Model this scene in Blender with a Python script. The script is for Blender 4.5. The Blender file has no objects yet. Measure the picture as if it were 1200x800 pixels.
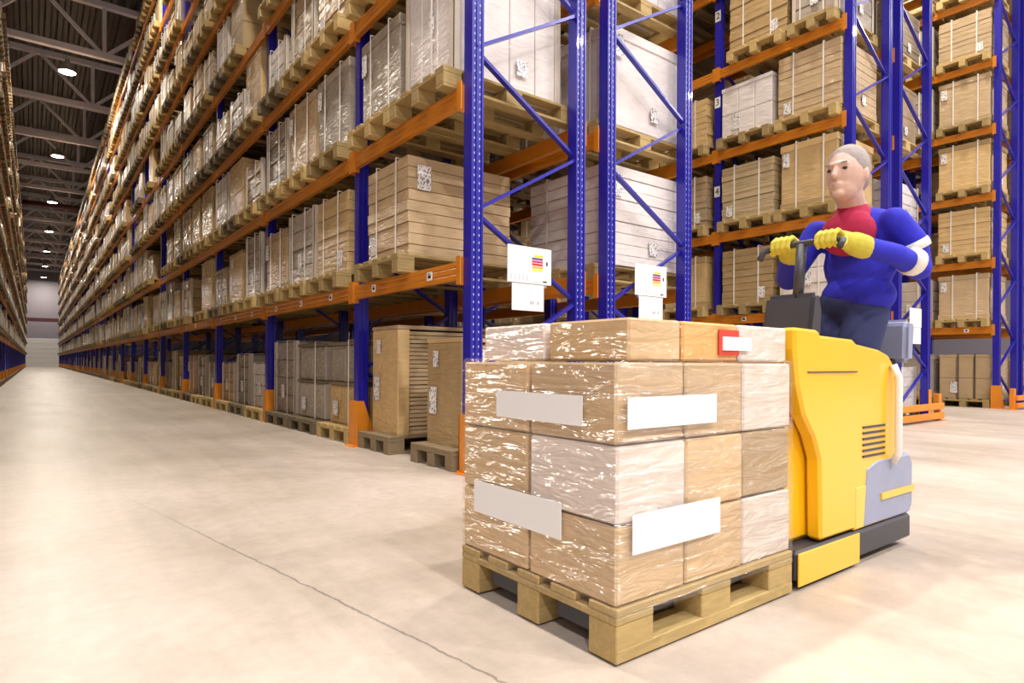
import bpy, bmesh, math, random
from mathutils import Vector, Matrix, Euler

random.seed(11)
S = bpy.context.scene
COL = S.collection
PI = math.pi
R_ = random.Random(5)

# ------------------------------------------------------------------ helpers
def link(o, parent=None):
    COL.objects.link(o)
    if parent is not None:
        o.parent = parent
    return o

class MB:
    """collects shapes, linked as ONE mesh"""
    def __init__(s):
        s.v = []; s.f = []; s.m = []
    def add(s, vs, fs, m=0):
        b = len(s.v)
        s.v.extend([tuple(p) for p in vs])
        for f in fs:
            s.f.append([b + i for i in f]); s.m.append(m)
    def box(s, x0, x1, y0, y1, z0, z1, m=0, mat=None):
        vs = [(x0,y0,z0),(x1,y0,z0),(x1,y1,z0),(x0,y1,z0),(x0,y0,z1),(x1,y0,z1),(x1,y1,z1),(x0,y1,z1)]
        if mat is not None:
            vs = [mat @ Vector(p) for p in vs]
        s.add(vs, [(0,3,2,1),(4,5,6,7),(0,1,5,4),(1,2,6,5),(2,3,7,6),(3,0,4,7)], m)
        return s
    def prism(s, pts, z0, z1, m=0, pts1=None):
        """pts: ccw outline in xy, extruded z0..z1 (pts1: outline at the top)"""
        n = len(pts); q = pts1 or pts
        vs = [(p[0],p[1],z0) for p in pts] + [(p[0],p[1],z1) for p in q]
        fs = [tuple(range(n-1,-1,-1)), tuple(range(n,2*n))]
        fs += [(i,(i+1)%n,n+(i+1)%n,n+i) for i in range(n)]
        s.add(vs, fs, m); return s
    def prism_y(s, pts, y0, y1, m=0):
        """pts: outline in xz, extruded along y"""
        n = len(pts)
        vs = [(p[0],y0,p[1]) for p in pts] + [(p[0],y1,p[1]) for p in pts]
        fs = [tuple(range(n)), tuple(range(2*n-1,n-1,-1))]
        fs += [((i+1)%n,i,n+i,n+(i+1)%n) for i in range(n)]
        s.add(vs, fs, m); return s
    def bar(s, a, b, w, h, m=0, up=(0,0,1)):
        a = Vector(a); b = Vector(b); d = (b-a).normalized()
        u = Vector(up)
        if abs(d.dot(u)) > .99: u = Vector((1,0,0))
        r = d.cross(u).normalized(); u = r.cross(d).normalized()
        vs = []
        for p in (a,b):
            for i,j in ((-1,-1),(1,-1),(1,1),(-1,1)):
                vs.append(p + r*(i*w/2) + u*(j*h/2))
        s.add(vs, [(0,1,2,3),(7,6,5,4),(0,4,5,1),(1,5,6,2),(2,6,7,3),(3,7,4,0)], m); return s
    def tube(s, pts, rad, n=10, m=0, caps=True):
        """pts list, rad number or list"""
        P = [Vector(p) for p in pts]
        if not isinstance(rad,(list,tuple)): rad = [rad]*len(P)
        ring = []; b = len(s.v); prev = None
        for i,p in enumerate(P):
            d = ((P[min(i+1,len(P)-1)]-P[max(i-1,0)])).normalized()
            if prev is None:
                r = d.orthogonal().normalized()
            else:
                r = (prev - d*prev.dot(d)).normalized()
            prev = r; u = d.cross(r)
            for k in range(n):
                a = 2*PI*k/n
                s.v.append(tuple(p + (r*math.cos(a)+u*math.sin(a))*rad[i]))
        for i in range(len(P)-1):
            for k in range(n):
                s.f.append([b+i*n+k, b+i*n+(k+1)%n, b+(i+1)*n+(k+1)%n, b+(i+1)*n+k]); s.m.append(m)
        if caps:
            s.f.append([b+k for k in range(n-1,-1,-1)]); s.m.append(m)
            e = b+(len(P)-1)*n
            s.f.append([e+k for k in range(n)]); s.m.append(m)
        return s
    def lathe(s, prof, n=24, m=0, c=(0,0,0), axis='z'):
        b = len(s.v)
        for (r,z) in prof:
            for k in range(n):
                a = 2*PI*k/n
                if axis == 'z': p = (c[0]+r*math.cos(a), c[1]+r*math.sin(a), c[2]+z)
                else: p = (c[0]+r*math.sin(a), c[1]+z, c[2]+r*math.cos(a))
                s.v.append(p)
        for i in range(len(prof)-1):
            for k in range(n):
                s.f.append([b+i*n+k, b+i*n+(k+1)%n, b+(i+1)*n+(k+1)%n, b+(i+1)*n+k]); s.m.append(m)
        s.f.append([b+k for k in range(n-1,-1,-1)]); s.m.append(m)
        e = b+(len(prof)-1)*n
        s.f.append([e+k for k in range(n)]); s.m.append(m)
        return s
    def ball(s, c, r, n=14, m=0, rot=None):
        """ellipsoid; r number or 3-tuple"""
        if not isinstance(r,(list,tuple)): r = (r,r,r)
        c = Vector(c); b = len(s.v); h = n//2
        M = rot.to_matrix() if rot is not None else None
        for i in range(1,h):
            t = PI*i/h
            for k in range(n):
                a = 2*PI*k/n
                p = Vector((r[0]*math.sin(t)*math.cos(a), r[1]*math.sin(t)*math.sin(a), r[2]*math.cos(t)))
                if M: p = M @ p
                s.v.append(tuple(c+p))
        for sgn in (1,-1):
            p = Vector((0,0,sgn*r[2]))
            if M: p = M @ p
            s.v.append(tuple(c+p))
        T = b+(h-1)*n; B = T+1
        for i in range(h-2):
            for k in range(n):
                s.f.append([b+i*n+k, b+(i+1)*n+k, b+(i+1)*n+(k+1)%n, b+i*n+(k+1)%n]); s.m.append(m)
        for k in range(n):
            s.f.append([T, b+k, b+(k+1)%n]); s.m.append(m)
            s.f.append([B, b+(h-2)*n+(k+1)%n, b+(h-2)*n+k]); s.m.append(m)
        return s
    def limb(s, pts, rad, n=14, m=0):
        s.tube(pts, rad, n, m)
        for p,r in zip(pts, rad if isinstance(rad,(list,tuple)) else [rad]*len(pts)):
            s.ball(p, r*.99, n, m)
        return s
    def mesh(s, name, mats, bevel=0, smooth=False, seg=1):
        me = bpy.data.meshes.new(name)
        me.from_pydata(s.v, [], s.f)
        if not isinstance(mats,(list,tuple)): mats = [mats]
        for m in mats: me.materials.append(m)
        me.polygons.foreach_set('material_index', s.m)
        if bevel:
            bm = bmesh.new(); bm.from_mesh(me)
            es = [e for e in bm.edges if len(e.link_faces)==2 and e.calc_face_angle(0) > .6]
            bmesh.ops.bevel(bm, geom=es, offset=bevel, segments=seg, affect='EDGES', clamp_overlap=True)
            bm.to_mesh(me); bm.free()
        if smooth:
            me.polygons.foreach_set('use_smooth', [True]*len(me.polygons))
        me.update()
        return me
    def build(s, name, mats, parent=None, bevel=0, smooth=False, loc=None, seg=1):
        o = bpy.data.objects.new(name, s.mesh(name, mats, bevel, smooth, seg))
        link(o, parent)
        if loc: o.location = loc
        return o

def inst(name, me, parent=None, loc=None):
    o = bpy.data.objects.new(name, me); link(o, parent)
    if loc: o.location = loc
    return o
def empty(name, loc=(0,0,0), rz=0):
    o = bpy.data.objects.new(name, None); COL.objects.link(o)
    o.location = loc; o.rotation_euler = (0,0,rz); o.empty_display_size = .2
    return o
def tag(o, label, cat, group=None, kind=None):
    o['label'] = label; o['category'] = cat
    if group: o['group'] = group
    if kind: o['kind'] = kind
    return o
def struct(o, label=None):
    o['kind'] = 'structure'
    if label: o['label'] = label
    return o
def copy_tree(o, parent=None):
    c = o.copy(); COL.objects.link(c)
    if parent is not None: c.parent = parent
    for ch in list(o.children): copy_tree(ch, c)
    return c

# ------------------------------------------------------------------ materials
def newmat(name):
    m = bpy.data.materials.new(name); m.use_nodes = True
    nt = m.node_tree; p = nt.nodes['Principled BSDF']
    return m, nt, p
def N(nt, t, **kw):
    n = nt.nodes.new(t)
    for k, v in kw.items():
        if k in n.inputs: n.inputs[k].default_value = v
        else: setattr(n, k, v)
    return n
def c4(c): return (c[0], c[1], c[2], 1)
def plain(name, col, rough=.5, metal=0, noise=.12, nscale=8, coat=0, bump=0):
    m, nt, p = newmat(name)
    tc = N(nt,'ShaderNodeTexCoord')
    no = N(nt,'ShaderNodeTexNoise', Scale=nscale, Detail=5)
    nt.links.new(tc.outputs['Object'], no.inputs['Vector'])
    mx = N(nt,'ShaderNodeMix', data_type='RGBA')
    mx.inputs['A'].default_value = c4([x*(1-noise) for x in col]); mx.inputs['B'].default_value = c4([min(1,x*(1+noise)) for x in col])
    nt.links.new(no.outputs['Fac'], mx.inputs['Factor'])
    nt.links.new(mx.outputs['Result'], p.inputs['Base Color'])
    p.inputs['Roughness'].default_value = rough; p.inputs['Metallic'].default_value = metal
    p.inputs['Coat Weight'].default_value = coat; p.inputs['Coat Roughness'].default_value = .15
    if bump:
        b = N(nt,'ShaderNodeBump', Strength=bump, Distance=.01)
        nt.links.new(no.outputs['Fac'], b.inputs['Height']); nt.links.new(b.outputs['Normal'], p.inputs['Normal'])
    return m

def carton(name, col, coat=.7, island=False, lines=0, var=.28):
    """cardboard under stretch film: the film is a clear wrinkled coat"""
    m, nt, p = newmat(name)
    L = nt.links.new
    tc = N(nt,'ShaderNodeTexCoord')
    if island:
        rnd = N(nt,'ShaderNodeNewGeometry').outputs['Random Per Island']
    else:
        rnd = N(nt,'ShaderNodeObjectInfo').outputs['Random']
    ramp = N(nt,'ShaderNodeMapRange'); ramp.inputs['To Min'].default_value = 1-var; ramp.inputs['To Max'].default_value = 1+var
    L(rnd, ramp.inputs['Value'])
    no = N(nt,'ShaderNodeTexNoise', Scale=5.0, Detail=6)
    L(tc.outputs['Object'], no.inputs['Vector'])
    mr = N(nt,'ShaderNodeMapRange'); mr.inputs['To Min'].default_value = .82; mr.inputs['To Max'].default_value = 1.18
    L(no.outputs['Fac'], mr.inputs['Value'])
    mu = N(nt,'ShaderNodeMath', operation='MULTIPLY'); L(ramp.outputs['Result'], mu.inputs[0]); L(mr.outputs['Result'], mu.inputs[1])
    val = mu.outputs[0]
    if lines:
        sx = N(nt,'ShaderNodeSeparateXYZ'); L(tc.outputs['Object'], sx.inputs[0])
        a = N(nt,'ShaderNodeMath', operation='MULTIPLY'); a.inputs[1].default_value = lines; L(sx.outputs['Z'], a.inputs[0])
        fr = N(nt,'ShaderNodeMath', operation='FRACT'); L(a.outputs[0], fr.inputs[0])
        gt = N(nt,'ShaderNodeMath', operation='GREATER_THAN'); gt.inputs[1].default_value = .12; L(fr.outputs[0], gt.inputs[0])
        mm = N(nt,'ShaderNodeMapRange'); mm.inputs['To Min'].default_value = .55; mm.inputs['To Max'].default_value = 1; L(gt.outputs[0], mm.inputs['Value'])
        m2 = N(nt,'ShaderNodeMath', operation='MULTIPLY'); L(val, m2.inputs[0]); L(mm.outputs['Result'], m2.inputs[1]); val = m2.outputs[0]
    vm = N(nt,'ShaderNodeVectorMath', operation='SCALE'); vm.inputs[0].default_value = col; L(val, vm.inputs['Scale'])
    L(vm.outputs[0], p.inputs['Base Color'])
    p.inputs['Roughness'].default_value = .62
    p.inputs['Coat Weight'].default_value = coat; p.inputs['Coat Roughness'].default_value = .16
    mp = N(nt,'ShaderNodeMapping'); mp.inputs['Scale'].default_value = (2.2,2.2,10)
    mp.inputs['Rotation'].default_value = (.12,.1,0)
    L(tc.outputs['Object'], mp.inputs['Vector'])
    wn = N(nt,'ShaderNodeTexNoise', Scale=2.2, Detail=3, Distortion=.8)
    L(mp.outputs[0], wn.inputs['Vector'])
    b = N(nt,'ShaderNodeBump', Strength=1.0, Distance=.16); L(wn.outputs['Fac'], b.inputs['Height'])
    L(b.outputs['Normal'], p.inputs['Coat Normal'])
    b2 = N(nt,'ShaderNodeBump', Strength=.3, Distance=.03); L(wn.outputs['Fac'], b2.inputs['Height'])
    L(b2.outputs['Normal'], p.inputs['Normal'])
    return m

TAN   = carton('cardboard_tan', (.46,.33,.18))
GOLD  = carton('cardboard_golden', (.54,.37,.16), coat=.6)
GREY  = carton('cardboard_grey_film', (.41,.35,.275), coat=.9)
WHITE = carton('carton_white', (.74,.68,.64), coat=.6, var=.08)
SLAB  = carton('cardboard_layers', (.46,.35,.19), coat=.6, lines=14)
CARTONS = [TAN, GOLD, GREY, WHITE, SLAB]
FT = carton('far_tan', (.40,.29,.15), coat=1, island=True, var=.45)
FG = carton('far_grey', (.40,.33,.25), coat=1, island=True, var=.45)

def wood(name, col):
    m, nt, p = newmat(name); L = nt.links.new
    tc = N(nt,'ShaderNodeTexCoord'); mp = N(nt,'ShaderNodeMapping'); mp.inputs['Scale'].default_value = (3,14,14)
    L(tc.outputs['Object'], mp.inputs[0])
    no = N(nt,'ShaderNodeTexNoise', Scale=3.0, Detail=6, Distortion=1.2); L(mp.outputs[0], no.inputs['Vector'])
    ob = N(nt,'ShaderNodeObjectInfo')
    mr = N(nt,'ShaderNodeMapRange'); mr.inputs['To Min'].default_value=.6; mr.inputs['To Max'].default_value=1.1; L(ob.outputs['Random'], mr.inputs['Value'])
    cr = N(nt,'ShaderNodeMix', data_type='RGBA'); cr.inputs['A'].default_value=c4([x*.6 for x in col]); cr.inputs['B'].default_value=c4([x*1.25 for x in col])
    L(no.outputs['Fac'], cr.inputs['Factor'])
    vm = N(nt,'ShaderNodeVectorMath', operation='SCALE'); L(cr.outputs['Result'], vm.inputs[0]); L(mr.outputs['Result'], vm.inputs['Scale'])
    L(vm.outputs[0], p.inputs['Base Color']); p.inputs['Roughness'].default_value=.75
    return m
PINE = wood('pine_wood', (.27,.20,.11))
PINE_LIGHT = wood('fresh_pine_wood', (.55,.39,.15))

def perforated(name, col):
    """painted steel with two columns of punched slots showing bright edges"""
    m, nt, p = newmat(name); L = nt.links.new
    tc = N(nt,'ShaderNodeTexCoord'); sx = N(nt,'ShaderNodeSeparateXYZ'); L(tc.outputs['Object'], sx.inputs[0])
    g = N(nt,'ShaderNodeNewGeometry'); 
    vt = N(nt,'ShaderNodeVectorTransform', vector_type='NORMAL', convert_from='WORLD', convert_to='OBJECT')
    L(g.outputs['True Normal'], vt.inputs[0]); sn = N(nt,'ShaderNodeSeparateXYZ'); L(vt.outputs[0], sn.inputs[0])
    an = N(nt,'ShaderNodeMath', operation='ABSOLUTE'); L(sn.outputs['X'], an.inputs[0])
    isx = N(nt,'ShaderNodeMath', operation='GREATER_THAN'); isx.inputs[1].default_value=.7; L(an.outputs[0], isx.inputs[0])
    mix = N(nt,'ShaderNodeMix', data_type='FLOAT'); L(isx.outputs[0], mix.inputs['Factor']); L(sx.outputs['X'], mix.inputs['A']); L(sx.outputs['Y'], mix.inputs['B'])
    ab = N(nt,'ShaderNodeMath', operation='ABSOLUTE'); L(mix.outputs['Result'], ab.inputs[0])
    su = N(nt,'ShaderNodeMath', operation='SUBTRACT'); su.inputs[1].default_value=.021; L(ab.outputs[0], su.inputs[0])
    a2 = N(nt,'ShaderNodeMath', operation='ABSOLUTE'); L(su.outputs[0], a2.inputs[0])
    c1 = N(nt,'ShaderNodeMath', operation='LESS_THAN'); c1.inputs[1].default_value=.0042; L(a2.outputs[0], c1.inputs[0])
    zz = N(nt,'ShaderNodeMath', operation='MULTIPLY'); zz.inputs[1].default_value=20; L(sx.outputs['Z'], zz.inputs[0])
    fr = N(nt,'ShaderNodeMath', operation='FRACT'); L(zz.outputs[0], fr.inputs[0])
    c2 = N(nt,'ShaderNodeMath', operation='LESS_THAN'); c2.inputs[1].default_value=.30; L(fr.outputs[0], c2.inputs[0])
    mu0 = N(nt,'ShaderNodeMath', operation='MULTIPLY'); L(c1.outputs[0], mu0.inputs[0]); L(c2.outputs[0], mu0.inputs[1])
    ny = N(nt,'ShaderNodeMath', operation='SUBTRACT'); ny.inputs[0].default_value=1; L(isx.outputs[0], ny.inputs[1])
    mu = N(nt,'ShaderNodeMath', operation='MULTIPLY'); L(mu0.outputs[0], mu.inputs[0]); L(ny.outputs[0], mu.inputs[1])
    mc = N(nt,'ShaderNodeMix', data_type='RGBA'); mc.inputs['A'].default_value=c4(col); mc.inputs['B'].default_value=(.50,.50,.62,1)
    L(mu.outputs[0], mc.inputs['Factor']); L(mc.outputs['Result'], p.inputs['Base Color'])
    p.inputs['Roughness'].default_value=.32; p.inputs['Coat Weight'].default_value=.3
    return m
BLUE_C = (.016,.013,.33)
BLUE_P = perforated('blue_perforated_steel', BLUE_C)
BLUE = plain('blue_painted_steel', BLUE_C, .3, 0, .15, 6, coat=.3)
ORANGE = plain('orange_painted_steel', (.60,.20,.010), .38, 0, .12, 6, coat=.2)
ORANGE_G = plain('orange_guard_steel', (.74,.25,.012), .45, 0, .12, 5)
STEEL = plain('galvanised_steel', (.45,.45,.47), .4, .6)
TRUSS = plain('pale_truss_paint', (.82,.78,.92), .5)
STRAP = plain('white_strapping', (.80,.76,.70), .35, 0, .05)
DARKSTRAP = plain('dark_strapping', (.06,.05,.05), .4, 0, .05)
GUARD = plain('pale_corner_board', (.62,.54,.44), .6, 0, .15)
SIGNW = plain('sign_white', (.86,.86,.84), .4, 0, .02)
BLACK = plain('black_print', (.02,.02,.02), .5)
GREYP = plain('grey_print', (.45,.45,.47), .5)
SIGN_COLS = {k: plain('sign_'+k, c, .5, 0, .03) for k, c in dict(yellow=(.85,.68,.03), purple=(.16,.07,.28), magenta=(.55,.03,.16), red=(.50,.04,.04), orange=(.85,.45,.03), pale_yellow=(.85,.80,.15)).items()}
RED = plain('red_print', (.62,.05,.03), .5, 0, .05)

def label_mat():
    m, nt, p = newmat('paper_label'); L = nt.links.new
    tc = N(nt,'ShaderNodeTexCoord'); mp = N(nt,'ShaderNodeMapping'); mp.inputs['Scale'].default_value=(130,130,75); L(tc.outputs['Object'], mp.inputs[0])
    v = N(nt,'ShaderNodeTexVoronoi', Scale=1.0, distance='CHEBYCHEV'); L(mp.outputs[0], v.inputs['Vector'])
    s = N(nt,'ShaderNodeSeparateColor'); L(v.outputs['Color'], s.inputs[0])
    g = N(nt,'ShaderNodeMath', operation='GREATER_THAN'); g.inputs[1].default_value=.72; L(s.outputs[0], g.inputs[0])
    mc = N(nt,'ShaderNodeMix', data_type='RGBA'); mc.inputs['A'].default_value=(.82,.80,.78,1); mc.inputs['B'].default_value=(.22,.19,.18,1)
    L(g.outputs[0], mc.inputs['Factor']); L(mc.outputs['Result'], p.inputs['Base Color']); p.inputs['Roughness'].default_value=.5
    return m
PAPER = label_mat()

# floor: pale sealed concrete
def floor_mat():
    m, nt, p = newmat('sealed_concrete'); L = nt.links.new
    tc = N(nt,'ShaderNodeTexCoord'); G = tc.outputs['Object']
    n1 = N(nt,'ShaderNodeTexNoise', Scale=.7, Detail=6, Roughness=.6); L(G, n1.inputs['Vector'])
    n2 = N(nt,'ShaderNodeTexNoise', Scale=14.0, Detail=8, Roughness=.7); L(G, n2.inputs['Vector'])
    mp = N(nt,'ShaderNodeMapping'); mp.inputs['Scale'].default_value=(3.5,.25,1); L(G, mp.inputs[0])
    n3 = N(nt,'ShaderNodeTexNoise', Scale=1.0, Detail=5, Roughness=.6, Distortion=.3); L(mp.outputs[0], n3.inputs['Vector'])
    r1 = N(nt,'ShaderNodeValToRGB'); r1.color_ramp.elements[0].position=.3; r1.color_ramp.elements[0].color=(.45,.375,.29,1); r1.color_ramp.elements[1].position=.62; r1.color_ramp.elements[1].color=(.61,.525,.45,1); L(n1.outputs['Fac'], r1.inputs['Fac'])
    r2 = N(nt,'ShaderNodeMapRange'); r2.inputs['From Min'].default_value=.3; r2.inputs['From Max'].default_value=.7; r2.inputs['To Min'].default_value=.88; r2.inputs['To Max'].default_value=1.07; L(n2.outputs['Fac'], r2.inputs['Value'])
    r3 = N(nt,'ShaderNodeMapRange'); r3.inputs['From Min'].default_value=.3; r3.inputs['From Max'].default_value=.65; r3.inputs['To Min'].default_value=.84; r3.inputs['To Max'].default_value=1.05; L(n3.outputs['Fac'], r3.inputs['Value'])
    a = N(nt,'ShaderNodeMath', operation='MULTIPLY'); L(r2.outputs['Result'], a.inputs[0]); L(r3.outputs['Result'], a.inputs[1])
    # fine dark scuffs
    n4 = N(nt,'ShaderNodeTexNoise', Scale=5.0, Detail=9, Roughness=.75, Distortion=2.0); L(G, n4.inputs['Vector'])
    r4 = N(nt,'ShaderNodeMapRange'); r4.inputs['From Min'].default_value=.66; r4.inputs['From Max'].default_value=.72; r4.inputs['To Min'].default_value=1; r4.inputs['To Max'].default_value=.78; L(n4.outputs['Fac'], r4.inputs['Value'])
    b = N(nt,'ShaderNodeMath', operation='MULTIPLY'); L(a.outputs[0], b.inputs[0]); L(r4.outputs['Result'], b.inputs[1])
    # saw-cut joint: line through (.585,2.94) and (.876,1.19), wobbly and crumbling
    sx = N(nt,'ShaderNodeSeparateXYZ'); L(G, sx.inputs[0])
    k = (0.876-.585)/(1.19-2.94)
    l1 = N(nt,'ShaderNodeMath', operation='MULTIPLY_ADD'); l1.inputs[1].default_value=-k; L(sx.outputs['Y'], l1.inputs[0]); L(sx.outputs['X'], l1.inputs[2])
    wob = N(nt,'ShaderNodeMath', operation='MULTIPLY_ADD'); wob.inputs[1].default_value=.035; L(n2.outputs['Fac'], wob.inputs[0]); L(l1.outputs[0], wob.inputs[2])
    l2 = N(nt,'ShaderNodeMath', operation='SUBTRACT'); l2.inputs[1].default_value=.585-k*2.94+.0175; L(wob.outputs[0], l2.inputs[0])
    l3 = N(nt,'ShaderNodeMath', operation='ABSOLUTE'); L(l2.outputs[0], l3.inputs[0])
    l4 = N(nt,'ShaderNodeMapRange'); l4.inputs['From Min'].default_value=.0015; l4.inputs['From Max'].default_value=.006; l4.inputs['To Min'].default_value=.5; l4.inputs['To Max'].default_value=1; L(l3.outputs[0], l4.inputs['Value'])
    fade = N(nt,'ShaderNodeMapRange'); fade.inputs['From Min'].default_value=2.6; fade.inputs['From Max'].default_value=4.2; L(sx.outputs['Y'], fade.inputs['Value'])
    mxj = N(nt,'ShaderNodeMix', data_type='FLOAT'); L(fade.outputs['Result'], mxj.inputs['Factor']); L(l4.outputs['Result'], mxj.inputs['A']); mxj.inputs['B'].default_value=1
    d = N(nt,'ShaderNodeMath', operation='MULTIPLY'); L(b.outputs[0], d.inputs[0]); L(mxj.outputs['Result'], d.inputs[1])
    vm = N(nt,'ShaderNodeVectorMath', operation='SCALE'); L(r1.outputs['Color'], vm.inputs[0]); L(d.outputs[0], vm.inputs['Scale'])
    L(vm.outputs[0], p.inputs['Base Color'])
    rr = N(nt,'ShaderNodeMapRange'); rr.inputs['To Min'].default_value=.28; rr.inputs['To Max'].default_value=.55; L(n1.outputs['Fac'], rr.inputs['Value']); L(rr.outputs['Result'], p.inputs['Roughness'])
    bp = N(nt,'ShaderNodeBump', Strength=.12, Distance=.01); L(n2.outputs['Fac'], bp.inputs['Height']); L(bp.outputs['Normal'], p.inputs['Normal'])
    return m
FLOOR = floor_mat()

def deck_mat():
    m, nt, p = newmat('trapezoid_roof_deck'); L = nt.links.new
    tc = N(nt,'ShaderNodeTexCoord')
    n = N(nt,'ShaderNodeTexNoise', Scale=.8, Detail=3); L(tc.outputs['Object'], n.inputs['Vector'])
    r = N(nt,'ShaderNodeValToRGB'); r.color_ramp.elements[0].color=(.055,.045,.05,1); r.color_ramp.elements[1].color=(.15,.115,.085,1); L(n.outputs['Fac'], r.inputs['Fac'])
    L(r.outputs['Color'], p.inputs['Base Color']); p.inputs['Roughness'].default_value=.4; p.inputs['Metallic'].default_value=.4
    return m
DECK = deck_mat()
WALLM = plain('far_wall_panel', (.30,.27,.31), .6, 0, .05, .5)
WALLL = plain('far_wall_lower', (.62,.58,.56), .6, 0, .05, .5)
DOORM = plain('white_sectional_door', (.74,.72,.72), .5, 0, .04, .5)
MAROON = plain('maroon_pipe', (.10,.02,.03), .5)

# ------------------------------------------------------------------ layout
EYE = .75
F = 731.5; TH = math.atan(560/731.5); CT, ST = math.cos(TH), math.sin(TH)
Y0 = 3.52; Y1 = 5.335; PITCH = 2.745; NB = 33
def fy(k): return Y0 if k == 0 else Y1 + (k-1)*PITCH
ZB = [1.31 + 1.17*n for n in range(8)]
BH = .12
ZTOP = 10.05
def proj(x, y, z):
    X = x*CT - y*ST; Z = x*ST + y*CT
    if Z < .3: return None
    return 600+F*X/Z, 425-F*(z-EYE)/Z, Z

# ------------------------------------------------------------------ the setting
b = MB().box(-8, 24, -9, 96, -.2, 0)
o = struct(b.build('floor', FLOOR), 'pale sealed concrete warehouse floor')
b = MB()
x = -8.0
while x < 24:                                   # trapezoidal deck, ribs along the aisle
    z = 13.05
    b.prism_y([(x,z),(x+.14,z),(x+.19,z+.11),(x+.31,z+.11),(x+.36,z),(x+.36,z+.2),(x,z+.2)], -9, 96)
    x += .36
struct(b.build('ceiling', DECK), 'dark ribbed metal roof deck')
struct(MB().box(-8,24,95,95.2,5.9,13.2).box(-8,24,95,95.2,3.42,5.5,0).box(-8,-1.9,95,95.2,0,3.42).box(3.9,24,95,95.2,0,3.42).build('wall_far', WALLM), 'grey panel wall at the end of the aisle')
struct(MB().box(-8,24,94.97,95.2,5.5,5.9).build('trim_1', MAROON), 'dark red band across the far wall')
b = MB().box(-1.9,3.9,95.02,95.14,0,3.36)
for i in range(1,6): b.box(-1.9,3.9,95.0,95.02,i*.56-.02,i*.56+.02)
struct(b.build('door_1', DOORM), 'white sectional door in the far wall')
struct(MB().box(-8.2,-8,-9,96,0,13.2).build('wall_left', WALLM))
struct(MB().box(24,24.2,-9,96,0,13.2).build('wall_right', WALLM))

# roof trusses
def truss(y, lab):
    r = empty('roof_truss', (0,y,11.2)); tag(r, lab, 'roof truss', 'roof trusses above the aisle')
    MB().bar((-7.9,0,0),(23.9,0,0),.20,.20).build('bottom_chord', TRUSS, r)
    MB().bar((-7.9,0,1.75),(23.9,0,1.75),.20,.20).build('top_chord', TRUSS, r)
    k = -2
    for k in range(-2, 7):
        xb = 1.87+3.58*k
        if xb-1.79 > -7.9 and xb+1.79 < 23.9:
            MB().bar((xb,0,.07),(xb,0,1.68),.12,.12).build('vertical_web', TRUSS, r)
            for s in (-1,1):
                MB().bar((xb+s*.08,0,.07),(xb+s*1.71,0,1.68),.11,.11, up=(0,1,0)).build('diagonal_web', TRUSS, r)
    return r
ORD = ['first','second','third','fourth','fifth','sixth','seventh','eighth','ninth','tenth','eleventh','twelfth','thirteenth','fourteenth','fifteenth','sixteenth','seventeenth','eighteenth','nineteenth','twentieth']
def ordi(i):
    if i < 20: return ORD[i]
    n = i+1
    return str(n) + ('st' if n%10==1 else 'nd' if n%10==2 else 'rd' if n%10==3 else 'th')
t0 = None
for i in range(13):
    lab = f'pale steel lattice truss across the aisle under the roof, {ordi(i)} one seen from the front'
    if t0 is None: t0 = truss(25.6, lab)
    else:
        t = copy_tree(t0); t.location.y = 25.6+5.4*i; t['label'] = lab
# longitudinal dark rails & purlins under the deck
for i,(px,nm) in enumerate(((-.9,'above the rack on the far side of the aisle'),(3.0,'above the long near rack'))):
    o = MB().box(px-.09,px+.09,8,94.9,12.9,13.04).build('roof_rail', MAROON)
    tag(o, 'dark red rail under the roof '+nm, 'rail')
o = MB().tube([(-7.9,52.34,11.2),(23.9,52.34,11.2)],.16,14).build('hanging_pipe', MAROON, smooth=True)
tag(o, 'dark red pipe crossing under the roof beside a truss deep in the aisle', 'pipe')

# ------------------------------------------------------------------ lamps
LENS, nt, p = newmat('lamp_lens'); p.inputs['Emission Color'].default_value=(1,.93,.80,1); p.inputs['Emission Strength'].default_value=40; p.inputs['Base Color'].default_value=(.9,.9,.9,1)
LAMPB = plain('lamp_housing_grey', (.30,.29,.30), .4, .6)
LZ = 10.52
def lamp(x, y, lab, power, col=(1,.91,.78)):
    r = empty('hanging_lamp', (x,y,LZ)); tag(r, lab, 'lamp', 'high bay lamps hanging from the roof')
    MB().lathe([(.06,.42),(.09,.30),(.12,.28),(.26,.05),(.27,.0),(.25,.0)][::-1], 24).build('reflector', LAMPB, r)
    MB().lathe([(.235,-.012),(.235,-.004)], 24).build('lens', LENS, r)
    MB().tube([(0,0,.42),(0,0,.50)],.02,8).tube([(0,0,.5),(0,0,2.62)],.008,6).build('suspension', STEEL, r)
    l = bpy.data.lights.new('lamp_light','AREA'); l.shape='DISK'; l.size=.5; l.energy=power; l.color=col
    lo = bpy.data.objects.new('lamp_light', l); link(lo, r); lo.location=(0,0,-.03)
    return r
aisles = [(.85,'long open aisle'),(6.25,'aisle behind the double rack'),(11.8,'aisle at the far right')]
for ai,(ax,an) in enumerate(aisles):
    for j in range(9 if ai==0 else 3):
        y = 4+11*j
        lamp(ax, y, f'round hanging lamp over the {an}, {ordi(j)} from the rack ends', (480 if j==0 else 430) if ai==0 else 420)
for j,ax in enumerate((-5,1,7,13,19)):  # unseen lamp rows added behind the camera to brighten the load ends
    lamp(ax, -1.5, f'unseen hanging lamp added over the cross aisle, nearer row, {ordi(j)} along it', 300, (1,.95,.94))
    lamp(ax, -7.0, f'unseen hanging lamp added over the cross aisle, back row, {ordi(j)} along it', 730, (1,.95,.95))

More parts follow.
